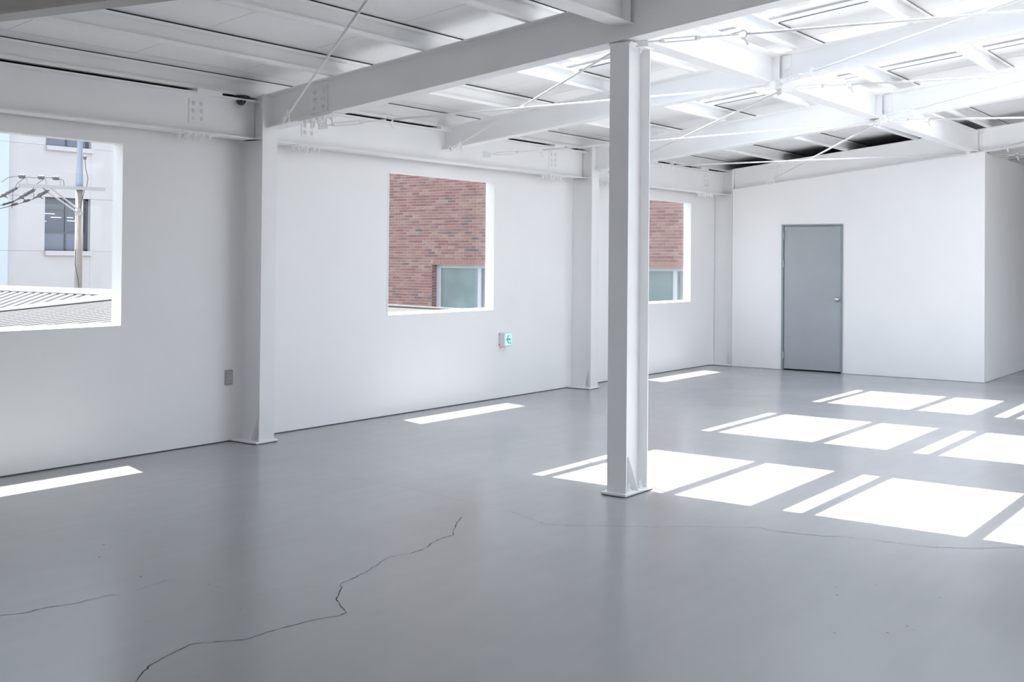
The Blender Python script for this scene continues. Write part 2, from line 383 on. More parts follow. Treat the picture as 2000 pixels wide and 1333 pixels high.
door = sempty('door_1', ((D0 + D1) / 2, YP, 0))
fr = MB(); FW = 0.03
fr.box((D0, YP - 0.012, 0), (D0 + FW, YP + 0.09, DH)); fr.box((D1 - FW * 0.8, YP - 0.012, 0), (D1, YP + 0.09, DH)); fr.box((D0, YP - 0.0121, DH - 0.022), (D1, YP + 0.09, DH))
o = part(fr, 'door_frame', M['galv_frame'], door); bevel(o, 0.002)
part(MB().box((D0 + FW, YP + 0.05, 0), (D1 - FW * 0.8, YP + 0.085, 0.03)), 'threshold', M['black'], door)
lf = part(MB().box((D0 + FW + 0.006, YP + 0.004, 0.02), (D1 - FW * 0.8 - 0.004, YP + 0.045, DH - 0.026)), 'door_leaf', M['galv'], door); bevel(lf, 0.003)
for z0, z1 in ((1.93, 2.037), (1.52, 1.619), (0.171, 0.269)):
    h = MB(); h.tube((D0 + FW, YP - 0.012, z0), (D0 + FW, YP - 0.012, z1), 0.009, 10); h.box((D0 + FW - 0.012, YP - 0.014, z0 + .004), (D0 + FW + 0.014, YP + 0.005, z1 - .004))
    part(h, 'hinge', M['galv'], door)
kx, kz = -5.799, 1.065
kn = MB().lathe((kx, YP + 0.004, kz), [(0.033, 0), (0.033, 0.008), (0.014, 0.012), (0.012, 0.03), (0.024, 0.04), (0.027, 0.052), (0.022, 0.066), (0.008, 0.07)], 20, (0, -1, 0))
part(kn, 'door_knob', M['chrome'], door, True)
part(MB().box((kx + 0.045, YP - 0.003, kz - 0.24), (kx + 0.06, YP + 0.01, kz - 0.12)), 'strike_plate', M['galv_frame'], door)

# windows: frameless panes at the outer face, white reveals are the wall itself
for i, (y0, y1, z0, z1) in enumerate(WIN):
    w = sempty('window_%d' % (i + 1), (XO, (y0 + y1) / 2, z0))
    part(MB().box((XO - 0.012, y0 - 0.01, z0 - 0.01), (XO - 0.002, y1 + 0.01, z1 + 0.01)), 'glass_pane', M['glass'], w)
    part(MB().box((XO + 0.001, y0, z0), (XO + 0.028, y1, z0 + 0.022)), 'sill_channel', M['wall'], w)
    part(MB().box((XO - 0.05, y0 - 0.05, z0 - 0.05), (XO - 0.013, y1 + 0.05, z0 - 0.002)), 'outer_sill', M['alu'], w)
    tb = MB(); tb.box((XW - 0.001, y1, z0 - 0.012), (XW + 0.004, y1 + 0.018, z1)); tb.box((XW - 0.001, y0 - 0.018, z0 - 0.012), (XW + 0.004, y0, z1))
    part(tb, 'corner_bead', M['wall'], w)

# ------------------------------------------------------------------ structure: roof sheets, skylights
ceil = sempty('ceiling', (0, 0, 3.0))
def slab(x0, x1, y0, y1, lo, hi):
    v = [(x0, y0, zt(x0) + lo), (x1, y0, zt(x1) + lo), (x1, y1, zt(x1) + lo), (x0, y1, zt(x0) + lo),
         (x0, y0, zt(x0) + hi), (x1, y0, zt(x1) + hi), (x1, y1, zt(x1) + hi), (x0, y1, zt(x0) + hi)]
    return MB().add(v, [(0, 3, 2, 1), (4, 5, 6, 7), (0, 1, 5, 4), (1, 2, 6, 5), (2, 3, 7, 6), (3, 0, 4, 7)])
ybr = [-5.1, -4.0, -3.0, -2.2, -1.0, 0.0, 1.1, 2.2, 3.3, 4.39, 5.43, 6.47, 7.36, 8.95, 9.66, 10.17, 11.80, 12.42, 13.00, 14.55, 15.5, 16.5, 17.5, 18.5, 19.5, 20.6]
G = 0.0035
XE = -7.472
for y0, y1 in zip(ybr[:-1], ybr[1:]):
    skyl = any(abs(y0 - a) < 1e-6 for a, b in SKY)
    g0 = G if not any(abs(y0 - b) < 1e-6 for a, b in SKY) else 0
    g1 = G if not any(abs(y1 - a) < 1e-6 for a, b in SKY) else 0
    part(slab(XE, SKX0 if skyl else RIDGE, y0 + g0, y1 - g1, OFF, OFF + 0.03), 'roof_panel', M['sheet'], ceil)
    if skyl:
        part(slab(RIDGE, RIDGE + 0.5, y0, y1, OFF, OFF + 0.03), 'roof_panel', M['sheet'], ceil)
        part(slab(SKX1, XR + 0.1, y0, y1, OFF, OFF + 0.03), 'roof_panel', M['sheet'], ceil)
        part(slab(RIDGE + 0.5, SKX1, y0 + 0.002, y1 - 0.002, OFF + 0.04, OFF + 0.046), 'skylight_pane', M['skyglass'], ceil)  # unseen far-slope skylight, added for fill light
    else:
        part(slab(RIDGE, XR + 0.1, y0 + G, y1 - G, OFF, OFF + 0.03), 'roof_panel', M['sheet'], ceil)
part(slab(-7.625, XE - 0.016, -5.1, 20.6, OFF - 0.004, OFF + 0.03), 'eave_strip', M['sheet'], ceil)
# outer deck above the sheets, open only over the skylights
yc = [-5.2] + [q for s in SKY for q in s] + [20.7]
dk = MB()
for i in range(0, len(yc), 2):
    q = slab(XO - 0.05, RIDGE, yc[i], yc[i + 1], OFF + 0.03, OFF + 0.06); dk.add(q.v, q.f)
for a, b in SKY:
    q = slab(XO - 0.05, SKX0, a, b, OFF + 0.03, OFF + 0.06); dk.add(q.v, q.f)
for i in range(0, len(yc), 2):
    q = slab(RIDGE, XR + 0.15, yc[i], yc[i + 1], OFF + 0.03, OFF + 0.06); dk.add(q.v, q.f)
for a, b in SKY:
    for x0, x1 in ((RIDGE, RIDGE + 0.5), (SKX1, XR + 0.15)):
        q = slab(x0, x1, a, b, OFF + 0.03, OFF + 0.06); dk.add(q.v, q.f)
part(dk, 'roof_deck', M['deck'], ceil)
PX = [-7.655, -6.69, -5.712, -4.734, -3.77, -2.79, -1.80, -0.83]     # webs of the purlins
# skylights: each pane runs from purlin to purlin, bars at the far edge and over the joints
for a, b in SKY:
    edges = [SKX0] + [p + 0.025 for p in PX[2:]] + [RIDGE]
    for x0, x1 in zip(edges[:-1], edges[1:]):
        part(slab(x0 + 0.004, x1 - 0.004, a + 0.002, b - 0.002, OFF + 0.04, OFF + 0.046), 'skylight_pane', M['skyglass'], ceil)
        part(slab(x0 + 0.02, x1 - 0.02, b - 0.030, b - 0.004, OFF - 0.004, OFF + 0.012), 'skylight_bar', M['alu'], ceil)
        part(slab(x0 + 0.02, x1 - 0.02, b + 0.002, b + 0.012, OFF - 0.006, OFF - 0.0005), 'seal_line', M['gap'], ceil)
    for xx in (PX[3] - 0.03, PX[5] - 0.03, PX[7] - 0.03):
        part(slab(xx - 0.028, xx + 0.028, a + 0.002, b - 0.002, OFF + 0.012, OFF + 0.036), 'skylight_joint', M['alu'], ceil)

# ------------------------------------------------------------------ purlins
ORD = ['first', 'second', 'third', 'fourth', 'fifth', 'sixth', 'seventh', 'eighth']
def cprof():
    t = 0.004
    return [(0, 0), (0.05, 0), (0.05, 0.028), (0.05 - t, 0.028), (0.05 - t, t), (t, t), (t, 0.15 - t), (0.05 - t, 0.15 - t), (0.05 - t, 0.128), (0.05, 0.128), (0.05, 0.15), (0, 0.15)]
for i, x in enumerate(PX):
    lab = ('white steel purlin along the eave, nearest the window wall' if i == 0 else
           '%s white steel roof purlin counting out from the window wall' % ORD[i])
    t = thing('roof_purlin', (x, YF, zt(x)), lab, 'purlin', 'roof purlins running the length of the hall')
    part(MB().prism(cprof(), (x, YF, zt(x)), (x, YB, zt(x)), (1, 0, 0), (0, 0, 1)), 'channel', M['steel'], t)
    if i == 0:
        part(MB().box((-7.725, YF, 2.94), (-7.715, YB, 3.05)), 'slot_shade', M['black'], t)  # black strip painting the shade in the slot above the eave beam
        for y0, y1 in ((6.10, 6.36), (7.30, 7.56), (9.25, 9.60), (11.4, 11.62), (12.7, 12.9), (15.3, 15.55)):
            part(MB().box((-7.71, y0, 2.9525), (-7.556, y1, zt(x) - 0.0005)), 'packing_plate', M['steel'], t)
    # dark strip painting the shade between purlin and roof sheet, broken where the skylights are
    sp_ = [YF] + [q for s in SKY for q in s] + [YB] if i >= 3 else ([YF] + [q for s in SKY for q in s] + [YB] if i == 2 else [YF, YB])
    for y0, y1 in zip(sp_[0::2], sp_[1::2]):
        part(MB().box((x + 0.012, y0 + 0.02, zt(x) + 0.1505), (x + 0.040, y1 - 0.02, zt(x) + OFF + 0.0030)), 'purlin_gap_shade', M['gap_shade'], t)

# ------------------------------------------------------------------ beams
def bolt(p, ax, mat=None, r=0.017, h=0.016, shank=0.02):
    b = MB(); p = Vector(p); ax = Vector(ax)
    b.tube(p, p + ax * h, r, 6); b.tube(p + ax * h, p + ax * (h + shank), r * 0.55, 6)
    return b
def splice(root, web_c, along, side, zc, hh, plate_l, fl=None):
    """web plate with six bolts; fl = (centre, along, across, width, slope) adds the flange plate with hanging bolts"""
    along, side = Vector(along), Vector(side); upv = Vector((0, 0, 1)); c = Vector(web_c)
    pl = MB(); a = plate_l / 2
    p = [c - along * a - upv * hh, c + along * a - upv * hh, c + along * a + upv * hh, c - along * a + upv * hh]
    # slope the plate with the beam
    th = side * 0.009
    pl.add(p + [q + th for q in p], [(3, 2, 1, 0), (4, 5, 6, 7), (0, 1, 5, 4), (1, 2, 6, 5), (2, 3, 7, 6), (3, 0, 4, 7)])
    po = part(pl, 'splice_plate', M['steel'], root)
    for u in (-a * 0.5, a * 0.5):
        for v in (-hh * 0.62, 0, hh * 0.62):
            b = bolt(c + along * u + upv * v + th, side, r=0.019, h=0.018, shank=0.008).build('bolt', M['steel']); sub(b, po, root)
    if fl:
        fc, across, w, ln = Vector(fl[0]), Vector(fl[1]), fl[2], fl[3]
        dn = along.cross(across); dn = dn if dn.z < 0 else -dn
        m = MB(); q = [fc - along * ln / 2 - across * w / 2, fc + along * ln / 2 - across * w / 2, fc + along * ln / 2 + across * w / 2, fc - along * ln / 2 + across * w / 2]
        m.add(q + [x + dn * 0.009 for x in q], [(0, 1, 2, 3), (7, 6, 5, 4), (0, 4, 5, 1), (1, 5, 6, 2), (2, 6, 7, 3), (3, 7, 4, 0)])
        fo = part(m, 'flange_plate', M['steel'], root)
        for u in (-0.36, -0.18, 0.02, 0.2):
            for v in (-0.33, 0.33):
                b = bolt(fc + along * (ln * u * 0.95) + across * (w * v) + dn * 0.009, dn, r=0.018, h=0.020, shank=0.026).build('bolt', M['steel']); sub(b, fo, root)

XB = -7.64                    # eave beam, 346 x 175
EB, ET = 2.616, 2.952
XF = -7.45                    # room-side flange face of the wall columns
CY = [6.795, 12.165, 16.235]  # wall columns, flange width 0.17
def eave(y0, y1, label, splices):
    t = thing('eave_beam', (XB, y0, EB), label, 'beam', 'eave beams along the window wall')
    part(MB().prism(iprofile(ET - EB, 0.175, 0.008, 0.012), (XB, y0, (EB + ET) / 2), (XB, y1, (EB + ET) / 2), (1, 0, 0), (0, 0, 1)), 'web_and_flanges', M['steel'], t)
    for y in splices:
        splice(t, (XB + 0.004, y, 2.803), (0, 1, 0), (1, 0, 0), 2.8, 0.100, 0.165, ((XB + 0.035, y - 0.02, EB), (1, 0, 0), 0.17, 0.40))
    return t
eave(YF, CY[0] - 0.012, 'white steel eave beam over the window looking onto the utility pole', [6.16])
eave(CY[0] + 0.012, CY[1] - 0.012, 'white steel eave beam over the middle window and exit sign', [7.42, 11.47])
eave(CY[1] + 0.012, CY[2] - 0.012, 'white steel eave beam over the window nearest the partition', [12.80, 15.60])
eave(CY[2] + 0.012, YB, 'white steel eave beam in the closed room behind the partition', [])

def rafter(name, y, x0, x1, top, depth, width, label, splices=(), grp='rafters sloping up from the window wall'):
    """I beam in the plane y, following the roof slope; top is the offset below zt"""
    def zc(x): return zt(x) - top - depth / 2
    t = thing(name, (x0, y, zc(x0)), label, 'beam', grp)
    pts = [x0, x1] if (x1 <= RIDGE or x0 >= RIDGE) else [x0, RIDGE, x1]
    m = MB()
    for a, b in zip(pts[:-1], pts[1:]):
        m.prism(iprofile(depth, width, 0.008, 0.012), (a, y, zc(a)), (b, y, zc(b)), (0, 1, 0), (0, 0, 1))
    part(m, 'web_and_flanges', M['steel'], t)
    ax = Vector((1, 0, SL)).normalized()
    for xs in splices:
        splice(t, (xs, y - 0.004, zc(xs)), ax, (0, -1, 0), 0, depth * 0.36, 0.2, ((xs + 0.02, y, zc(xs) - depth / 2), (0, 1, 0), width, 0.40))
    return t
XL = -3.96; XL2 = RIDGE
rafter('roof_rafter', R1, -7.445, XL2, 0.0, 0.296, 0.15, 'white steel rafter carried by the free-standing centre column', [-6.89])
rafter('roof_rafter', R3, -7.445, XL2, 0.0, 0.296, 0.15, 'white steel rafter from the wall column between middle and last window', [-6.85])
rafter('roof_rafter', R4, -7.445, XL2, 0.0, 0.314, 0.15, 'white steel rafter lying along the top of the door partition', [-6.78])
rafter('roof_rafter', R5, -7.445, XL2, 0.0, 0.296, 0.15, 'white steel rafter at the far end wall behind the partition')
rafter('roof_rafter', R2, XB, XL2, 0.004, 0.236, 0.125, 'slimmer white rafter meeting the eave beam above the middle window')
rafter('roof_rafter', 18.3, XB, XL2, 0.004, 0.236, 0.125, 'slimmer white rafter over the closed room behind the partition')
for y in (R1, R3, R4, R5):
    rafter('roof_rafter', y, XL2 + 0.002, XR, 0.0, 0.296, 0.15, {R1: 'far-slope rafter opposite the centre column rafter', R3: 'far-slope rafter opposite the wall column rafter', R4: 'far-slope rafter opposite the partition rafter', R5: 'far-slope rafter at the far end wall'}[y], grp='rafters of the far roof slope')
# tie beam crossing overhead nearer the viewer
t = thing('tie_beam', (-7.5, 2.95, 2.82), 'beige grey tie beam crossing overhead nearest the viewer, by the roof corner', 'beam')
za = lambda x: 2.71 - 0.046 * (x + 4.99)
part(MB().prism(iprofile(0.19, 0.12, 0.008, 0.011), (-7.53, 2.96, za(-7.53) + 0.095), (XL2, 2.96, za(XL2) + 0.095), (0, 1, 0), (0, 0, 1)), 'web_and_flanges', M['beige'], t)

def lbeam(x, y0, y1, bot, top, label, grp):
    t = thing('ceiling_beam', (x, y0, bot), label, 'beam', grp)
    part(MB().prism(iprofile(top - bot, 0.15, 0.008, 0.012), (x, y0, (top + bot) / 2), (x, y1, (top + bot) / 2), (1, 0, 0), (0, 0, 1)), 'web_and_flanges', M['steel'], t)
    for ye, s in ((y0, 1), (y1, -1)):
        part(MB().box((x + 0.005, ye + s * 0.03, bot + 0.012), (x + 0.068, ye + s * 0.042, top - 0.012)), 'end_stiffener', M['steel'], t)
    return t
TOPL = zt(XL) - 0.004
YS = [R1, R2, R3, R4, R5]
g = 'beams along the hall at the centre column'
lbeam(XL, YF, R1 - 0.006, 3.215, TOPL, 'white ceiling beam coming from the viewer onto the centre column', g)
lbeam(XL, R1 + 0.006, R2 - 0.006, 3.13, TOPL, 'sunlit white ceiling beam running on from the centre column', g)
lbeam(XL, R2 + 0.006, R3 - 0.006, 3.13, TOPL, 'sunlit white ceiling beam, second length beyond the centre column', g)
lbeam(XL, R3 + 0.006, R4 - 0.006, 3.11, TOPL, 'white ceiling beam ending at the corner of the partition', g)
lbeam(XL, R4 + 0.006, R5 - 0.006, 3.11, TOPL, 'white ceiling beam above the return of the partition', g)
for y0, y1 in zip([YF] + YS[:-1], YS):
    lbeam(XL2, y0 + (0.006 if y0 != YF else 0), y1 - 0.006, 3.53, zt(XL2) - 0.004, {YF: 'ridge beam nearest the viewer', R1: 'first ridge beam past the centre column rafter', R2: 'second ridge beam past the centre column rafter', R3: 'ridge beam beside the partition bay', R4: 'ridge beam past the partition'}[y0], 'beams under the roof ridge')
# bolted end plates where the beams along the hall meet each rafter
def endplate(y, side, label):
    t = thing('end_plate', (XL + 0.075, y, 3.14), label, 'plate', 'bolted plates at the beam crossings')
    x = XL + 0.085
    po = part(MB().box((x, y + side * 0.006, 3.17), (x + 0.075, y + side * 0.015, 3.385)), 'plate', M['steel'], t)
    for z in (3.21, 3.277, 3.345):
        sub(bolt((x + 0.045, y + side * 0.015, z), (0, side, 0), r=0.016, h=0.014, shank=0.008).build('bolt', M['steel']), po, t)
for y, la in ((R2, 'bolted plate where the slim rafter crosses the sunlit beam'), (R3, 'bolted plate at the second crossing of the sunlit beam'), (R4, 'bolted plate at the beam end above the partition corner')):
    endplate(y, -1, la)

# ------------------------------------------------------------------ columns
def col_base(t, cx, cy_, hx, hy, gussets, mat=M['steel']):
    o = part(MB().box((cx - hx, cy_ - hy, 0.006), (cx + hx, cy_ + hy, 0.022)), 'base_plate', mat, t); bevel(o, 0.002)
    part(MB().box((cx - hx + 0.006, cy_ - hy + 0.006, 0.0), (cx + hx - 0.006, cy_ + hy - 0.006, 0.006)), 'grout_bed', M['gap'], t)
    return o
# centre column: flanges face along the hall
ccx, ccy = -3.96, 6.915
t = thing('steel_column', (ccx, ccy, 0), 'free-standing white steel column in the middle of the floor', 'column', 'white steel columns')
zc_top = zt(ccx - 0.075) - 0.296
part(MB().prism(iprofile(0.30, 0.15, 0.008, 0.011), (ccx, ccy, 0.02), (ccx, ccy, zc_top - 0.016), (1, 0, 0), (0, 1, 0)), 'shaft', M['steel'], t)
col_base(t, ccx, ccy, 0.098, 0.195, 1)
part(MB().box((ccx - 0.085, ccy - 0.15, zc_top - 0.016), (ccx + 0.085, ccy + 0.17, zc_top - 0.003)), 'cap_plate', M['steel'], t)
for s in (-1, 1):
    m = MB(); x0 = ccx + s * 0.004; x1 = ccx + s * 0.092
    m.add([(x0, ccy - 0.012, 0.022), (x1, ccy - 0.012, 0.022), (x0 + s * 0.012, ccy - 0.012, 0.24), (x0, ccy - 0.012, 0.24), (x0, ccy - 0.003, 0.022), (x1, ccy - 0.003, 0.022), (x0 + s * 0.012, ccy - 0.003, 0.24), (x0, ccy - 0.003, 0.24)],
          [(0, 1, 2, 3), (7, 6, 5, 4), (0, 4, 5, 1), (1, 5, 6, 2), (2, 6, 7, 3), (3, 7, 4, 0)])
    part(m, 'gusset', M['steel'], t)
    for dy in (-0.08, 0.08):
        part(bolt((ccx + s * 0.055, ccy + dy, 0.022), (0, 0, 1), r=0.016, h=0.018, shank=0.035), 'anchor_bolt', M['steel'], t)
        part(bolt((ccx + s * 0.05, ccy + dy - 0.03, zc_top - 0.016), (0, 0, -1), r=0.016, h=0.018, shank=0.02), 'cap_bolt', M['steel'], t)
# column under the ridge, same kind
t2 = thing('steel_column', (XL2, R1 + 0.085, 0), 'white steel column under the roof ridge, beside the viewer', 'column', 'white steel columns')
part(MB().prism(iprofile(0.30, 0.15, 0.008, 0.011), (XL2, R1 + 0.085, 0.02), (XL2, R1 + 0.085, zt(XL2) - 0.31), (1, 0, 0), (0, 1, 0)), 'shaft', M['steel'], t2)
col_base(t2, XL2, R1 + 0.085, 0.098, 0.195, 1)
labs = ['white steel wall column beside the power outlet', 'white steel wall column between the middle and last window', 'white steel corner column where the window wall meets the partition']
for i, cy_ in enumerate(CY):
    x0 = XW + 0.005; x1 = XF; cx = (x0 + x1) / 2
    t = thing('steel_column', (cx, cy_, 0), labs[i], 'column', 'white steel columns')
    zz = zt(XF) - 0.004
    hd = (x1 - x0) / 2
    part(MB().prism([(-0.0045, -hd), (0.0045, -hd), (0.0045, hd - 0.022), (0.0135, hd - 0.013), (0.084, hd - 0.013), (0.084, hd), (-0.084, hd), (-0.084, hd - 0.013), (-0.0135, hd - 0.013), (-0.0045, hd - 0.022)],
                    (cx, cy_, 0.02), (cx, cy_, zz), (0, 1, 0), (1, 0, 0)), 'shaft', M['steel'], t)
    col_base(t, cx + 0.005, cy_, 0.165, 0.125, 1)
    for s in (-1, 1):
        m = MB(); y0 = cy_ + s * 0.004; y1 = cy_ + s * 0.112; xx = XF - 0.10
        m.add([(xx, y0, 0.022), (xx, y1, 0.022), (xx, y0 + s * 0.012, 0.22), (xx, y0, 0.22), (xx + 0.009, y0, 0.022), (xx + 0.009, y1, 0.022), (xx + 0.009, y0 + s * 0.012, 0.22), (xx + 0.009, y0, 0.22)],
              [(0, 1, 2, 3), (7, 6, 5, 4), (0, 4, 5, 1), (1, 5, 6, 2), (2, 6, 7, 3), (3, 7, 4, 0)])
        part(m, 'gusset', M['steel'], t)
        part(bolt((XF - 0.05, cy_ + s * 0.045, 0.022), (0, 0, 1), r=0.014, h=0.016, shank=0.03), 'anchor_bolt', M['steel'], t)
        part(MB().box((x0, cy_ + s * 0.005, EB), (XF - 0.013, cy_ + s * 0.078, EB + 0.012)), 'stiffener', M['steel'], t)

# ------------------------------------------------------------------ bracing rods with turnbuckles
def zr(x): return 3.53 + SL * (x if x <= RIDGE else 2 * RIDGE - x)
NROD = [0]
def rod(a, b, label, tb=0.30, za=None, zb=None):
    lift = 0.021 * (NROD[0] % 2); NROD[0] += 1        # crossing rods pass over each other
    a = Vector((a[0], a[1], za if za else zr(a[0]))); b = Vector((b[0], b[1], zb if zb else zr(b[0])))
    a.z += lift; b.z += lift
    t = thing('brace_rod', a, label, 'brace rod', 'roof bracing rods')
    d = (b - a).normalized(); sd = d.cross(Vector((0, 0, 1))).normalized(); un = sd.cross(d)
    s0 = a + d * (tb + 0.34)
    part(MB().tube(s0, b - d * 0.05, 0.0095, 8), 'rod', M['steel'], t, True)
    m = MB()                                  # threaded end, open turnbuckle body, thread and hook
    m.tube(a + d * 0.04, a + d * (tb * 0.4), 0.008, 8)
    m.tube(a + d * (tb * 0.4), a + d * (tb * 0.4 + 0.03), 0.016, 8); m.tube(a + d * (tb * 0.4 + 0.25), a + d * (tb * 0.4 + 0.28), 0.016, 8)
    for s in (-1, 1):
        m.tube(a + d * (tb * 0.4 + 0.02) + un * 0.013 * s, a + d * (tb * 0.4 + 0.26) + un * 0.013 * s, 0.006, 6)
    m.tube(a + d * (tb * 0.4 + 0.24), s0 - d * 0.05, 0.008, 8)
    part(m, 'turnbuckle', M['steel'], t, False)
    h = MB(); c = s0 - d * 0.02; pts = []
    for i in range(10):
        q = -2.4 + i * 0.5
        pts.append(c + d * (0.028 * math.cos(q)) - un * (0.028 * math.sin(q)))
    h.path(pts, 0.007, 6); h.tube(c + d * 0.005 - un * 0.02, c + d * 0.03 - un * 0.075, 0.009, 6)
    part(h, 'hook', M['steel'], t)
    for p, s in ((a, 1), (b, -1)):
        part(MB().add([p + sd * 0.004 + un * 0.045, p + sd * 0.004 - un * 0.03, p + sd * 0.004 - un * 0.03 + d * 0.085 * s, p + sd * 0.004 + un * 0.02 + d * 0.085 * s,
                       p - sd * 0.004 + un * 0.045, p - sd * 0.004 - un * 0.03, p - sd * 0.004 - un * 0.03 + d * 0.085 * s, p - sd * 0.004 + un * 0.02 + d * 0.085 * s],
                      [(0, 1, 2, 3), (7, 6, 5, 4), (0, 4, 5, 1), (1, 5, 6, 2), (2, 6, 7, 3), (3, 7, 4, 0)]), 'lug', M['steel'], t)
    return t
def ext(a, d, L): return (a[0] + d[0] * L, a[1] + d[1] * L)
rod((-7.10, 7.02), (-3.86, 9.20), 'bracing rod from wall column by the outlet towards the sunlit beam', 0.30)
rod((-7.40, 9.20), (-4.02, 6.93), 'bracing rod from above the middle window up to the centre column head', 0.06)
rod((-7.35, 9.70), (-3.88, 12.13), 'bracing rod starting above the middle window and running away to the sunlit beam', 0.30)
rod((-7.30, 12.35), (-3.95, 9.57), 'bracing rod rising from the second wall column towards the skylights', 0.10)
rod((-6.95, 12.36), (-3.98, 16.17), 'long bracing rod crossing in front of the top of the partition', 0.12)
rod((-6.88, 16.10), (-3.97, 12.28), 'bracing rod slanting down to the partition rafter by the corner column', 0.10)
rod((-3.89, 6.86), (-0.22, 9.48), 'bracing rod with open turnbuckle at the head of the centre column', 0.42)
rod((-3.86, 9.24), (-0.22, 7.36), 'bracing rod beyond the centre column, slanting back to the ridge', 0.12)
rod((-3.86, 9.36), (-0.22, 12.9), 'bracing rod leaving the second sunlit beam joint towards the partition side', 0.30)
rod((-3.87, 12.01), (-0.22, 10.26), 'bracing rod leaving the third sunlit beam joint back towards the viewer', 0.12)
rod((-3.87, 12.00), (-1.0, 16.2), 'bracing rod leaving the third sunlit beam joint and running level', 0.30)
rod((-3.84, 16.41), (-0.22, 13.38), 'bracing rod with turnbuckle rising from the partition corner', 0.10)
rod((-3.86, 16.78), (-1.4, 20.2), 'bracing rod with turnbuckle running past the return of the partition', 0.12)
rod((-7.199, 6.705), (-3.99, 4.44), 'bracing rod slanting up beside the black dome camera', 0.02)

# ------------------------------------------------------------------ dome camera, outlet, exit sign
t = thing('dome_camera', (-7.60, 6.60, 2.985), 'small black dome security camera under the eave purlin', 'camera')
part(MB().lathe((-7.60, 6.60, 2.962), [(0.036, 0.024), (0.066, 0.020), (0.082, 0.008), (0.082, 0), (0.062, -0.008)], 28), 'housing', M['cam_black'], t, True)
pr = [(0.050, 0.0)] + [(0.044 * math.cos(a), -0.008 - 0.052 * math.sin(a)) for a in (0.1, 0.4, 0.7, 1.0, 1.25, 1.45)]
part(MB().lathe((-7.60, 6.60, 2.958), pr, 28), 'dome', M['cam_dome'], t, True)
part(MB().lathe((-7.57, 6.58, 2.925), [(0.012, 0), (0.012, 0.018), (0.009, 0.02)], 12, (0.8, -0.4, -0.5)), 'lens', M['cam_dome'], t, True)

oy0, oy1, oz0, oz1 = 6.608, 6.690, 0.490, 0.620
t = thing('power_outlet', (XW, (oy0 + oy1) / 2, oz0), 'grey metal twin power outlet low on the wall beside the column', 'outlet')
o = part(MB().box((XW, oy0, oz0), (XW + 0.012, oy1, oz1)), 'cover_plate', M['socket'], t); bevel(o, 0.004, 2)
o = part(MB().box((XW + 0.012, oy0 + 0.020, oz0 + 0.014), (XW + 0.015, oy1 - 0.010, oz1 - 0.014)), 'insert', M['socket_in'], t)
for z in (0.525, 0.585):
    s = part(MB().lathe((XW + 0.0145, (oy0 + oy1) / 2 + 0.005, z), [(0.021, 0), (0.021, 0.004), (0.017, 0.004), (0.017, 0.001)], 20, (1, 0, 0)), 'socket', M['socket_in'], t)
    for dy in (-0.009, 0.009):
        h = MB().tube((XW + 0.015, (oy0 + oy1) / 2 + 0.005 + dy, z), (XW + 0.0165, (oy0 + oy1) / 2 + 0.005 + dy, z), 0.0028, 8).build('pin_hole', M['black']); sub(h, s, t)

sy0, sy1, sz0, sz1, sd = 10.606, 10.758, 0.603, 0.757, 0.082
t = thing('exit_sign', (XW, (sy0 + sy1) / 2, sz0), 'small lit white exit box with a green arrow on the window wall', 'exit sign')
o = part(MB().box((XW, sy0, sz0), (XW + sd, sy1, sz1)), 'box', M['plastic'], t); bevel(o, 0.006, 2)
part(MB().box((XW + sd - 0.002, sy0 + 0.008, sz0 + 0.008), (XW + sd + 0.0015, sy1 - 0.008, sz1 - 0.008)), 'lit_panel', M['sign_lit'], t)
def flat(poly, x0, x1):
    n = len(poly); v = [(x0, y, z) for y, z in poly] + [(x1, y, z) for y, z in poly]
    return MB().add(v, [(i, (i + 1) % n, n + (i + 1) % n, n + i) for i in range(n)] + [tuple(range(n)), tuple(range(2 * n - 1, n - 1, -1))])
yc_, zc_ = (sy0 + sy1) / 2 + 0.002, (sz0 + sz1) / 2 + 0.002
def A(u, v): return (yc_ + u, zc_ + v)
ar = MB()
for poly in ([A(-0.048, 0), A(-0.004, 0.048), A(0.016, 0.048), A(-0.020, 0.008), A(0.040, 0.008), A(0.040, -0.010), A(-0.020, -0.010), A(0.016, -0.050), A(-0.004, -0.050)],):
    q = flat(poly, XW + sd + 0.0015, XW + sd + 0.0030); ar.add(q.v, q.f)
part(ar, 'arrow', M['sign_green'], t)
rm = MB()        # small running figure in the corner
for poly in ([A(0.030, -0.030), A(0.038, -0.030), A(0.038, -0.022), A(0.030, -0.022)], [A(0.024, -0.036), A(0.044, -0.034), A(0.040, -0.048), A(0.030, -0.050)],
             [A(0.030, -0.050), A(0.036, -0.050), A(0.028, -0.062), A(0.018, -0.060)], [A(0.036, -0.049), A(0.042, -0.048), A(0.050, -0.060), A(0.044, -0.063)]):
    q = flat(poly, XW + sd + 0.0015, XW + sd + 0.0030); rm.add(q.v, q.f)
part(rm, 'running_figure', M['sign_green'], t)
for z in (sz0 + 0.012, sz1 - 0.018):
    part(MB().box((XW + 0.004, sy0 - 0.003, z), (XW + 0.014, sy0 + 0.001, z + 0.010)), 'fixing_clip', M['gap'], t)

# ------------------------------------------------------------------ outside: ground
g = MB().box((-90, -60, -3.9), (90, 90, -3.7)).build('ground', M['asphalt']); struct(g)

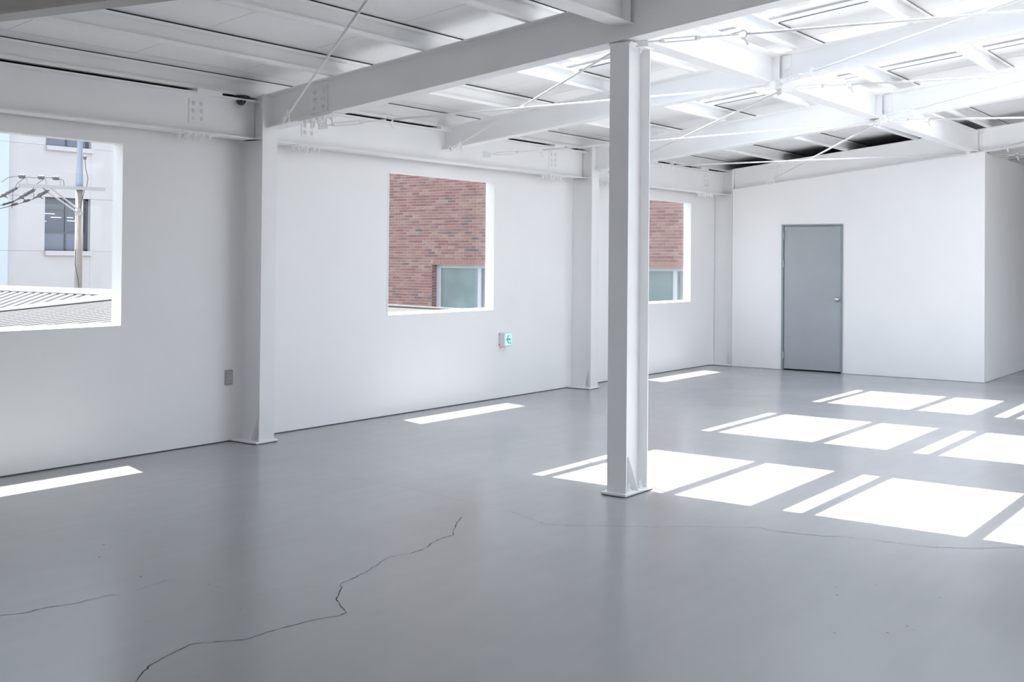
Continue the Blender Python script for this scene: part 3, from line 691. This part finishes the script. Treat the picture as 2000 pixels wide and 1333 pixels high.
# red brick building
YBk = 20.87
t = thing('brick_building', (-15, YBk, -3.7), 'red brick building with teal windows seen through two windows', 'building')
WB = [(-17.28, -14.0), (-12.6, -9.6)]; WZ = (-0.4, 1.46)
XB0, XB1 = -24.0, -9.2
mm = MB(); ym = YBk + 0.006
xs = [XB0, WB[0][0], WB[0][1], WB[1][0], WB[1][1], XB1]
mm.box((XB0, ym, -3.7), (XB1, YBk + 3, WZ[0])); mm.box((XB0, ym, WZ[1]), (XB1, YBk + 3, 9.0))
for i in (0, 2, 4): mm.box((xs[i], ym, WZ[0]), (xs[i + 1], YBk + 3, WZ[1]))
part(mm, 'mortar_wall', M['mortar'], t)
BL, BH, PXk, PZk = 0.190, 0.056, 0.2, 0.067
bricks = []
rb = random.Random(11)
nrow = 0; z = -2.0
rows = []
k0 = int((WZ[1] - (-0.9)) / PZk)
zz = WZ[1] + 0.115 - PZk * 40
while zz < 5.2:
    r = []
    x = XB0 + (nrow % 2) * 0.1
    while x < XB1 - 0.1:
        x1 = min(x + BL, XB1)
        hit = False
        for a, b in WB:
            # leave the openings and the soldier course above them free
            if x1 > a and x < b and zz + BH > WZ[0] - 0.005 and zz < WZ[1] + 0.112:
                hit = True
                if x < a - 0.006 and zz < WZ[1]: r.append((x, a - 0.001, zz))
                elif x1 > b + 0.006 and zz < WZ[1]: r.append((b + 0.001, x1, zz))
                elif x < a - 0.03: r.append((x, a - 0.012, zz))
                elif x1 > b + 0.03: r.append((b + 0.012, x1, zz))
        if not hit: r.append((x, x1, zz))
        x += PXk
    bricks += r; zz += PZk; nrow += 1
def in_view(b):
    cx, z = (b[0] + b[1]) / 2, b[2]
    if -11.55 < cx < -10.6 and 0.7 < z < 2.95: return 1
    if -18.8 < cx < -15.6 and 0.35 < z < 3.8: return 2
    return 0
cand = sorted([b for b in bricks if in_view(b) and b[1] - b[0] > 0.15], key=lambda b: -b[0])[:300 - 72 - 90 + 70]
cs = set(cand)   # with the soldier courses and jambs about 300 single bricks
def brick_mesh(w, h):
    d = 0.010; e = 0.002
    v = [(0, 0, 0), (w, 0, 0), (w, 0, h), (0, 0, h), (e, -d, e), (w - e, -d, e), (w - e, -d, h - e), (e, -d, h - e)]
    return v, [(4, 5, 6, 7), (0, 1, 5, 4), (1, 2, 6, 5), (2, 3, 7, 6), (3, 0, 4, 7), (3, 2, 1, 0)]
bv, bf = brick_mesh(BL, BH)
bme = None
for b in cand:
    if bme is None:
        o = mesh_obj('brick', bv, bf, M['brick_o']); bme = o.data
    else:
        o = bpy.data.objects.new('brick', bme); COL.objects.link(o)
    o.location = (b[0], ym + 0.001 - rb.uniform(0, 0.003), b[2]); rel(o, t)
sv, sf = brick_mesh(0.080, 0.104)
sme = None
for a, b in WB:                                           # soldier course over each window
    n = 0; x = a
    while x < b - 0.07:
        if sme is None:
            o = mesh_obj('brick', sv, sf, M['brick_s']); sme = o.data
        else:
            o = bpy.data.objects.new('brick', sme); COL.objects.link(o)
        o.location = (x, ym + 0.001, WZ[1] + 0.004); rel(o, t); x += 0.0893
V, F = [], []
for b in bricks:
    if b in cs: continue
    v, f = brick_mesh(b[1] - b[0], BH); k = len(V)
    V += [(p[0] + b[0], p[1] + ym + 0.001, p[2] + b[2]) for p in v]; F += [tuple(i + k for i in q) for q in f[:5]]
me = bpy.data.meshes.new('brickwork'); me.from_pydata(V, [], F); me.materials.append(M['brick_i'])
o = bpy.data.objects.new('brickwork', me); COL.objects.link(o); rel(o, t); o['kind'] = 'stuff'
for (a, b), mul in zip(WB, (-15.985, -10.950)):
    fm = MB(); yf = YBk + 0.16
    fm.box((a + 0.0, yf, WZ[1] - 0.075), (b, yf + 0.08, WZ[1])); fm.box((a, yf, WZ[0]), (b, yf + 0.08, WZ[0] + 0.08))
    fm.box((a + 0.008, yf, WZ[0] + .08), (a + 0.14, yf + 0.08, WZ[1] - .075)); fm.box((b - 0.1, yf, WZ[0] + .08), (b, yf + 0.08, WZ[1] - .075))
    fo = part(fm, 'window_frame', M['ext_white'], t)
    z = WZ[1] - PZk + 0.006
    while z > WZ[0]:
        d = 0.072 if int(round((WZ[1] - z) / PZk)) % 2 else 0.15
        part(MB().box((a - 0.001, YBk - 0.004, z), (a + 0.006, YBk + d, z + BH)), 'jamb_brick', M['brick_o'], t)
        if d < 0.1: part(MB().box((a - 0.001, YBk + 0.082, z), (a + 0.006, YBk + 0.155, z + BH)), 'jamb_brick', M['brick_o'], t)
        z -= PZk
    po = part(MB().box((mul - 0.05, yf - 0.01, WZ[0] + .08), (mul + 0.045, yf + 0.07, WZ[1] - .075)), 'mullion', M['ext_white'], t)
    for x0, x1, dy in ((a + 0.14, mul - 0.05, 0.05), (mul + 0.045, b - 0.1, 0.065)):
        p = MB().box((x0, yf + dy - 0.02, WZ[0] + .08), (x1, yf + dy, WZ[1] - .075)).build('window_pane', M['teal_glass']); rel(p, t)

# pale office building
XO1 = -32.332
t = thing('office_building', (XO1, 20, -3.7), 'pale stone office building with dark windows behind the utility pole', 'building')
part(MB().box((XO1 - 6, 12, -3.7), (XO1 - 0.25, 29, 14)), 'core_wall', M['clad'], t)
wy0, wy1 = 20.32, 21.915
cols = [15.5, 17.3, 19.09, wy0, wy1, 23.6, 25.3, 27.0]
rowz = [-3.7, -1.6, 0.2, 1.735, 3.41, 5.01, 6.7, 8.4, 11]
for i in range(len(cols) - 1):
    for j in range(len(rowz) - 1):
        if i == 3 and j in (3, 5): continue
        blue = i < 2
        o = part(MB().box((XO1 - 0.2, cols[i] + 0.0004, rowz[j] + 0.003), (XO1 + (0.06 if blue else 0.0) - (0.004 if (i + j) % 2 else 0), cols[i + 1] - 0.0004, rowz[j + 1] - 0.003)), 'cladding_panel', M['clad_b'] if blue else M['clad'], t)
for z0, z1, zs in ((1.745, 3.41, 1.60), (5.01, 6.7, 4.87)):
    o = part(MB().box((XO1 - 0.1, wy0 - 0.01, zs), (XO1 + 0.09, wy1 + 0.04, z0)), 'window_sill', M['clad'], t)
    fm = MB(); xf = XO1 - 0.2
    fm.box((xf, wy0, z0), (xf + 0.06, wy0 + 0.05, z1)); fm.box((xf, wy1 - 0.10, z0), (xf + 0.06, wy1, z1)); fm.box((xf, wy0, z1 - 0.05), (xf + 0.06, wy1, z1)); fm.box((xf, wy0, z0), (xf + 0.06, wy1, z0 + 0.04))
    fm.box((xf, 21.10, z0), (xf + 0.06, 21.16, z1)); fm.box((xf, wy0, z0 + 0.56), (xf + 0.055, wy1, z0 + 0.60)); fm.box((xf, wy0, z1 - 0.40), (xf + 0.055, wy1, z1 - 0.37))
    fo = part(fm, 'window_frame', M['ext_frame'], t)
    for y0, y1 in ((wy0 + 0.05, 21.10), (21.16, wy1 - 0.10)):
        for za_, zb_ in ((z0 + 0.04, z0 + 0.56), (z0 + 0.60, z1 - 0.40), (z1 - 0.37, z1 - 0.05)):
            p = MB().box((xf + 0.01, y0, za_), (xf + 0.03, y1, zb_)).build('window_pane', M['ext_glass_light'] if za_ == z0 + 0.04 else M['ext_glass']); sub(p, fo, t)
for y0, y1, z in ((20.40, 20.75, 2.90), (20.62, 20.98, 2.79), (21.18, 21.40, 2.80), (21.18, 21.55, 2.70), (20.36, 20.46, 2.66)):
    part(MB().tube((XO1 - 0.165, y0, z), (XO1 - 0.165, y1, z), 0.014, 6), 'ceiling_tube_light', M['tube'], t)

# utility pole, in the plane through P along dd
PP = Vector((-24.923, 16.574, 0)); dd = Vector((math.sin(math.radians(13.6)), math.cos(math.radians(13.6)), 0)); nn = Vector((dd.y, -dd.x, 0))
def Q(u, z, off=0.0): return PP + dd * u + nn * off + Vector((0, 0, z))
t = thing('utility_pole', (PP.x, PP.y, -3.7), 'concrete utility pole with steel cross-arm outside the first window', 'utility pole')
part(MB().lathe((PP.x, PP.y, -3.7), [(0.105, 0), (0.094, 4.5), (0.086, 6.97)], 20), 'concrete_shaft', M['concrete'], t, True)
part(MB().lathe((PP.x, PP.y, 3.27), [(0.094, 0), (0.092, 0.15), (0.070, 0.7), (0.060, 1.2), (0.058, 3.2)], 20), 'upper_sleeve', M['pole_blue'], t, True)
part(MB().prism([(-0.035, -0.04), (0.035, -0.04), (0.035, 0.04), (-0.035, 0.04)], Q(-1.46, 3.245, 0.12), Q(0.59, 3.245, 0.12), nn, (0, 0, 1)), 'cross_arm', M['galv_pole'], t)
for u0, o_ in ((-0.90, 0.09), (-0.72, 0.16)):
    part(MB().tube(Q(u0, 3.20, o_), Q(-0.04, 2.63 + (o_ - 0.09), o_), 0.022, 8), 'brace', M['galv_pole'], t)
part(MB().lathe((PP.x, PP.y, 2.58), [(0.097, 0), (0.097, 0.10)], 20), 'clamp_band', M['galv_pole'], t)
part(MB().lathe((PP.x, PP.y, 3.22), [(0.102, 0), (0.102, 0.07)], 20), 'clamp_band', M['galv_pole'], t)
for u in (-1.34, -0.90, -0.56):
    ins = MB(); b = Q(u + 0.06, 3.285, 0.12); c = Q(u, 3.46, 0.12)
    ins.tube(b, b + Vector((0, 0, 0.12)), 0.016, 8); ins.tube(b + Vector((0, 0, 0.11)), c + dd * 0.03, 0.020, 8)
    io = part(ins, 'pin', M['galv_pole'], t)
    h = MB().lathe(c + dd * 0.02, [(0.02, 0), (0.052, 0.01), (0.052, 0.05), (0.040, 0.06), (0.052, 0.075), (0.050, 0.12), (0.03, 0.15)], 14, -dd).build('insulator', M['insul'], None, True); sub(h, io, t)
ends = [((-1.46, 3.215), (-1.83, 2.985)), ((-1.07, 3.175), (-1.43, 2.955)), ((-0.75, 3.165), (-1.03, 3.005))]
for (u0, z0), (u1, z1) in ends:
    a = Q(u0, z0, 0.12); b = Q(u1, z1, 0.12); L = (b - a).length; d = (b - a).normalized()
    pf = [(0.012, 0), (0.012, 0.05)]
    k = 0.05
    while k < L - 0.10:
        pf += [(0.030, k), (0.045, k + 0.012), (0.030, k + 0.03)]; k += 0.034
    pf += [(0.02, L - 0.09), (0.05, L - 0.07), (0.05, L - 0.02), (0.015, L)]
    io = part(MB().lathe(a, pf, 12, d), 'strain_insulator', M['insul'], t)
    cl = MB(); cl.tube(b, b + d * 0.12, 0.035, 8, 0.015); cl.tube(b - d * 0.02, b - d * 0.02 + Vector((0, 0, -0.06)) + dd * 0.1, 0.014, 6)
    c = cl.build('dead_end_clamp', M['insul']); sub(c, io, t)
part(MB().path([Q(0.09, 4.0, 0.1), Q(0.10, 3.75, 0.12), Q(0.16, 3.50, 0.13), Q(0.13, 3.28, 0.13)], 0.008, 6), 'lead_cable', M['wire'], t)
part(MB().path([Q(0.07, 3.2, 0.14), Q(-0.02, 2.75, 0.14)], 0.009, 6), 'lead_cable', M['wire'], t)
part(MB().path([Q(-0.12, 1.75, 0.14), Q(-0.13, 1.4, 0.14), Q(-0.05, 1.0, 0.14), Q(-0.02, 0.7, 0.14), Q(-0.05, -1.5, 0.14)], 0.009, 6), 'lead_cable', M['wire'], t)
part(MB().lathe(Q(0.09, 3.98, 0.10), [(0.01, -0.03), (0.04, -0.02), (0.04, 0.05), (0.01, 0.07)], 12), 'junction_box', M['insul'], t)
part(MB().path([Q(-1.83 - 0.02, 3.30, 0.12), Q(-1.7, 3.42, 0.12), Q(-1.5, 3.46, 0.12), Q(-1.30, 3.45, 0.12), Q(-1.1, 3.44, .12), Q(-0.86, 3.46, 0.12), Q(-0.52, 3.46, 0.12), Q(-0.42, 3.40, 0.12), Q(-0.41, 3.28, 0.12)], 0.007, 6), 'jumper_wire', M['wire'], t)
for u0, z0, u1, z1, zm in ((-1.30, 3.45, -1.62, 2.70, 3.05), (-0.86, 3.45, -1.13, 2.92, 3.15)):
    part(MB().path([Q(u0, z0, .12), Q(u0 - 0.2, z0 - 0.16, .12), Q(u0 - 0.30, zm, .12), Q(u1 + 0.02, z1 + 0.1, .12), Q(u1, z1, .12)], 0.006, 6), 'jumper_wire', M['wire'], t)
wl3 = ['thin overhead wire from the outer strain insulator of the pole', 'thin overhead wire from the middle strain insulator of the pole', 'thin overhead wire from the inner strain insulator of the pole']
for ((u0, z0), (u1, z1)), wz, la in zip(ends, (2.90, 2.766, 2.694), wl3):
    m = MB(); p0 = Q(u1 - 0.08, z1 - 0.06, 0.12)
    if la.startswith('thin overhead wire from the outer'): p1 = Q(-2.4, 2.70, 0.12)
    else: p1 = Q(-1.84, wz, 0.12)
    d = (p1 - p0); pts = [p0 + d * q + Vector((0, 0, -0.02 * math.sin(math.pi * min(q, 1)))) for q in (0, .5, 1, 1.8, 3, 5, 8)]
    m.path(pts, 0.009, 6)
    d_ = d.normalized()
    if not la.startswith('thin overhead wire from the outer'):
        for q in (0.12, 0.5):
            c = p0 + d * q; m.lathe(c, [(0.012, 0), (0.03, 0.03), (0.03, 0.13), (0.012, 0.17)], 8, d_)
    tag(m.build('overhead_wire', M['wire']), la, 'wire', 'overhead wires at the utility pole')

# low corrugated roof just outside the first window, ribs along the hall
def z1f(y): return 1.025 + 0.066 * (y - 5.394)
t = thing('shed_roof', (-9.2, 6, 0.9), 'low white corrugated roof just outside the first window', 'roof')
ya, yb = 3.0, 7.9
part(MB().add([(-8.02, ya, z1f(ya) - 0.03), (-10.6, ya, z1f(ya) - 0.03), (-11.1, yb, z1f(yb) - 0.03), (-8.02, yb, z1f(yb) - 0.03), (-8.02, ya, z1f(ya) - 0.2), (-10.6, ya, z1f(ya) - 0.2), (-11.1, yb, z1f(yb) - 0.2), (-8.02, yb, z1f(yb) - 0.2)],
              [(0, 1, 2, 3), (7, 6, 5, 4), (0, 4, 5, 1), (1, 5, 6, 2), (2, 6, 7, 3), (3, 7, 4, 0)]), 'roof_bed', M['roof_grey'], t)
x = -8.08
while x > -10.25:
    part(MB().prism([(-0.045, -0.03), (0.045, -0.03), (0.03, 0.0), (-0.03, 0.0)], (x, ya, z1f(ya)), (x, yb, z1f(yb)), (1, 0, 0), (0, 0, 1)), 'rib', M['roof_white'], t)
    x -= 0.145
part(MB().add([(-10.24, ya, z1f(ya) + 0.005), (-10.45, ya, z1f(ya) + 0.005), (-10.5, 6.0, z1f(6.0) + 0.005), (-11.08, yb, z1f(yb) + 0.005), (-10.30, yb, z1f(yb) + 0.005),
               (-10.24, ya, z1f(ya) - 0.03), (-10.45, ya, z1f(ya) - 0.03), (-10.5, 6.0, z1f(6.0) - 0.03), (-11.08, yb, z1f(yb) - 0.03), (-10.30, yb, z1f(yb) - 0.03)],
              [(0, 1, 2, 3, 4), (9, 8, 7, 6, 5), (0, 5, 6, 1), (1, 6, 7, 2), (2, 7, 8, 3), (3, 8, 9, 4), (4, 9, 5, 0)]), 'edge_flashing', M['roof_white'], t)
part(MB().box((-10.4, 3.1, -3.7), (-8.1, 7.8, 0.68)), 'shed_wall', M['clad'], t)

# gabled corrugated roof behind it, ridge across the view
yr, zr_, pt = 11.37, 1.02, 0.31
t = thing('gable_roof', (-17.5, yr, 0), 'white ribbed gable roof in front of the utility pole', 'roof')
x0, x1 = -24.0, -14.6
ye = 10.3; ze = zr_ - pt * (yr - ye)
part(MB().add([(x0, ye, ze - 0.03), (x1, ye, ze - 0.03), (x1, yr, zr_ - 0.03), (x0, yr, zr_ - 0.03), (x1, 2 * yr - ye, ze - 0.03), (x0, 2 * yr - ye, ze - 0.03)],
              [(0, 1, 2, 3), (3, 2, 4, 5), (0, 3, 5), (1, 4, 2), (0, 5, 4, 1)]), 'roof_bed', M['roof_grey'], t)
x = x0 + 0.1
while x < x1:
    part(MB().prism([(-0.088, -0.025), (0.088, -0.025), (0.065, 0.012), (-0.065, 0.012)], (x, ye, ze), (x, yr - 0.1, zr_ - pt * 0.1), (1, 0, 0), (0, 0, 1)), 'rib', M['roof_white'], t)
    x += 0.24
part(MB().prism([(-0.22, -0.055), (0, 0.028), (0.22, -0.055), (0.22, -0.075), (0, 0.005), (-0.22, -0.075)], (x0, yr, zr_ + 0.01), (x1 + 0.1, yr, zr_ + 0.01), (0, 1, 0), (0, 0, 1)), 'ridge_cap', M['roof_white'], t)
part(MB().box((x0 + 0.1, ye + 0.1, -3.7), (x1 - 0.1, 2 * yr - ye - 0.1, ze - 0.04)), 'house_wall', M['clad'], t)

# dark hipped roof corner with pale flashing, low in the middle window
a, b, c_h, d_h = Vector((-12.9, 14.9, 0.75)), Vector((-11.9, 15.15, 0.74)), Vector((-11.2, 15.3, 0.52)), Vector((-13.2, 14.5, 0.50))
t = thing('hip_roof', (-12.5, 15, 0), 'dark grey hipped roof corner low in the middle window', 'roof')
A0 = Vector((-14.6, 15.05, 0.77))
part(MB().add([A0, b, c_h, Vector((-14.8, 14.2, 0.42)), A0 + Vector((0, 1.0, -0.4)), b + Vector((0.1, 0.9, -0.4)), Vector((-14.8, 14.2, 0.2)), c_h + Vector((0, 0, -0.22))],
              [(0, 1, 2, 3), (0, 4, 5, 1), (1, 5, 2), (3, 2, 7, 6), (0, 3, 6, 4), (2, 5, 7), (4, 6, 7, 5)]), 'slate_slope', M['roof_grey'], t)
part(MB().tube(A0 + Vector((0, 0, 0.01)), b + Vector((0, 0, 0.0)), 0.03, 8), 'ridge_cap', M['roof_white'], t)
part(MB().box((-14.7, 15.0, -3.7), (-11.5, 15.7, 0.25)), 'house_wall', M['clad'], t)
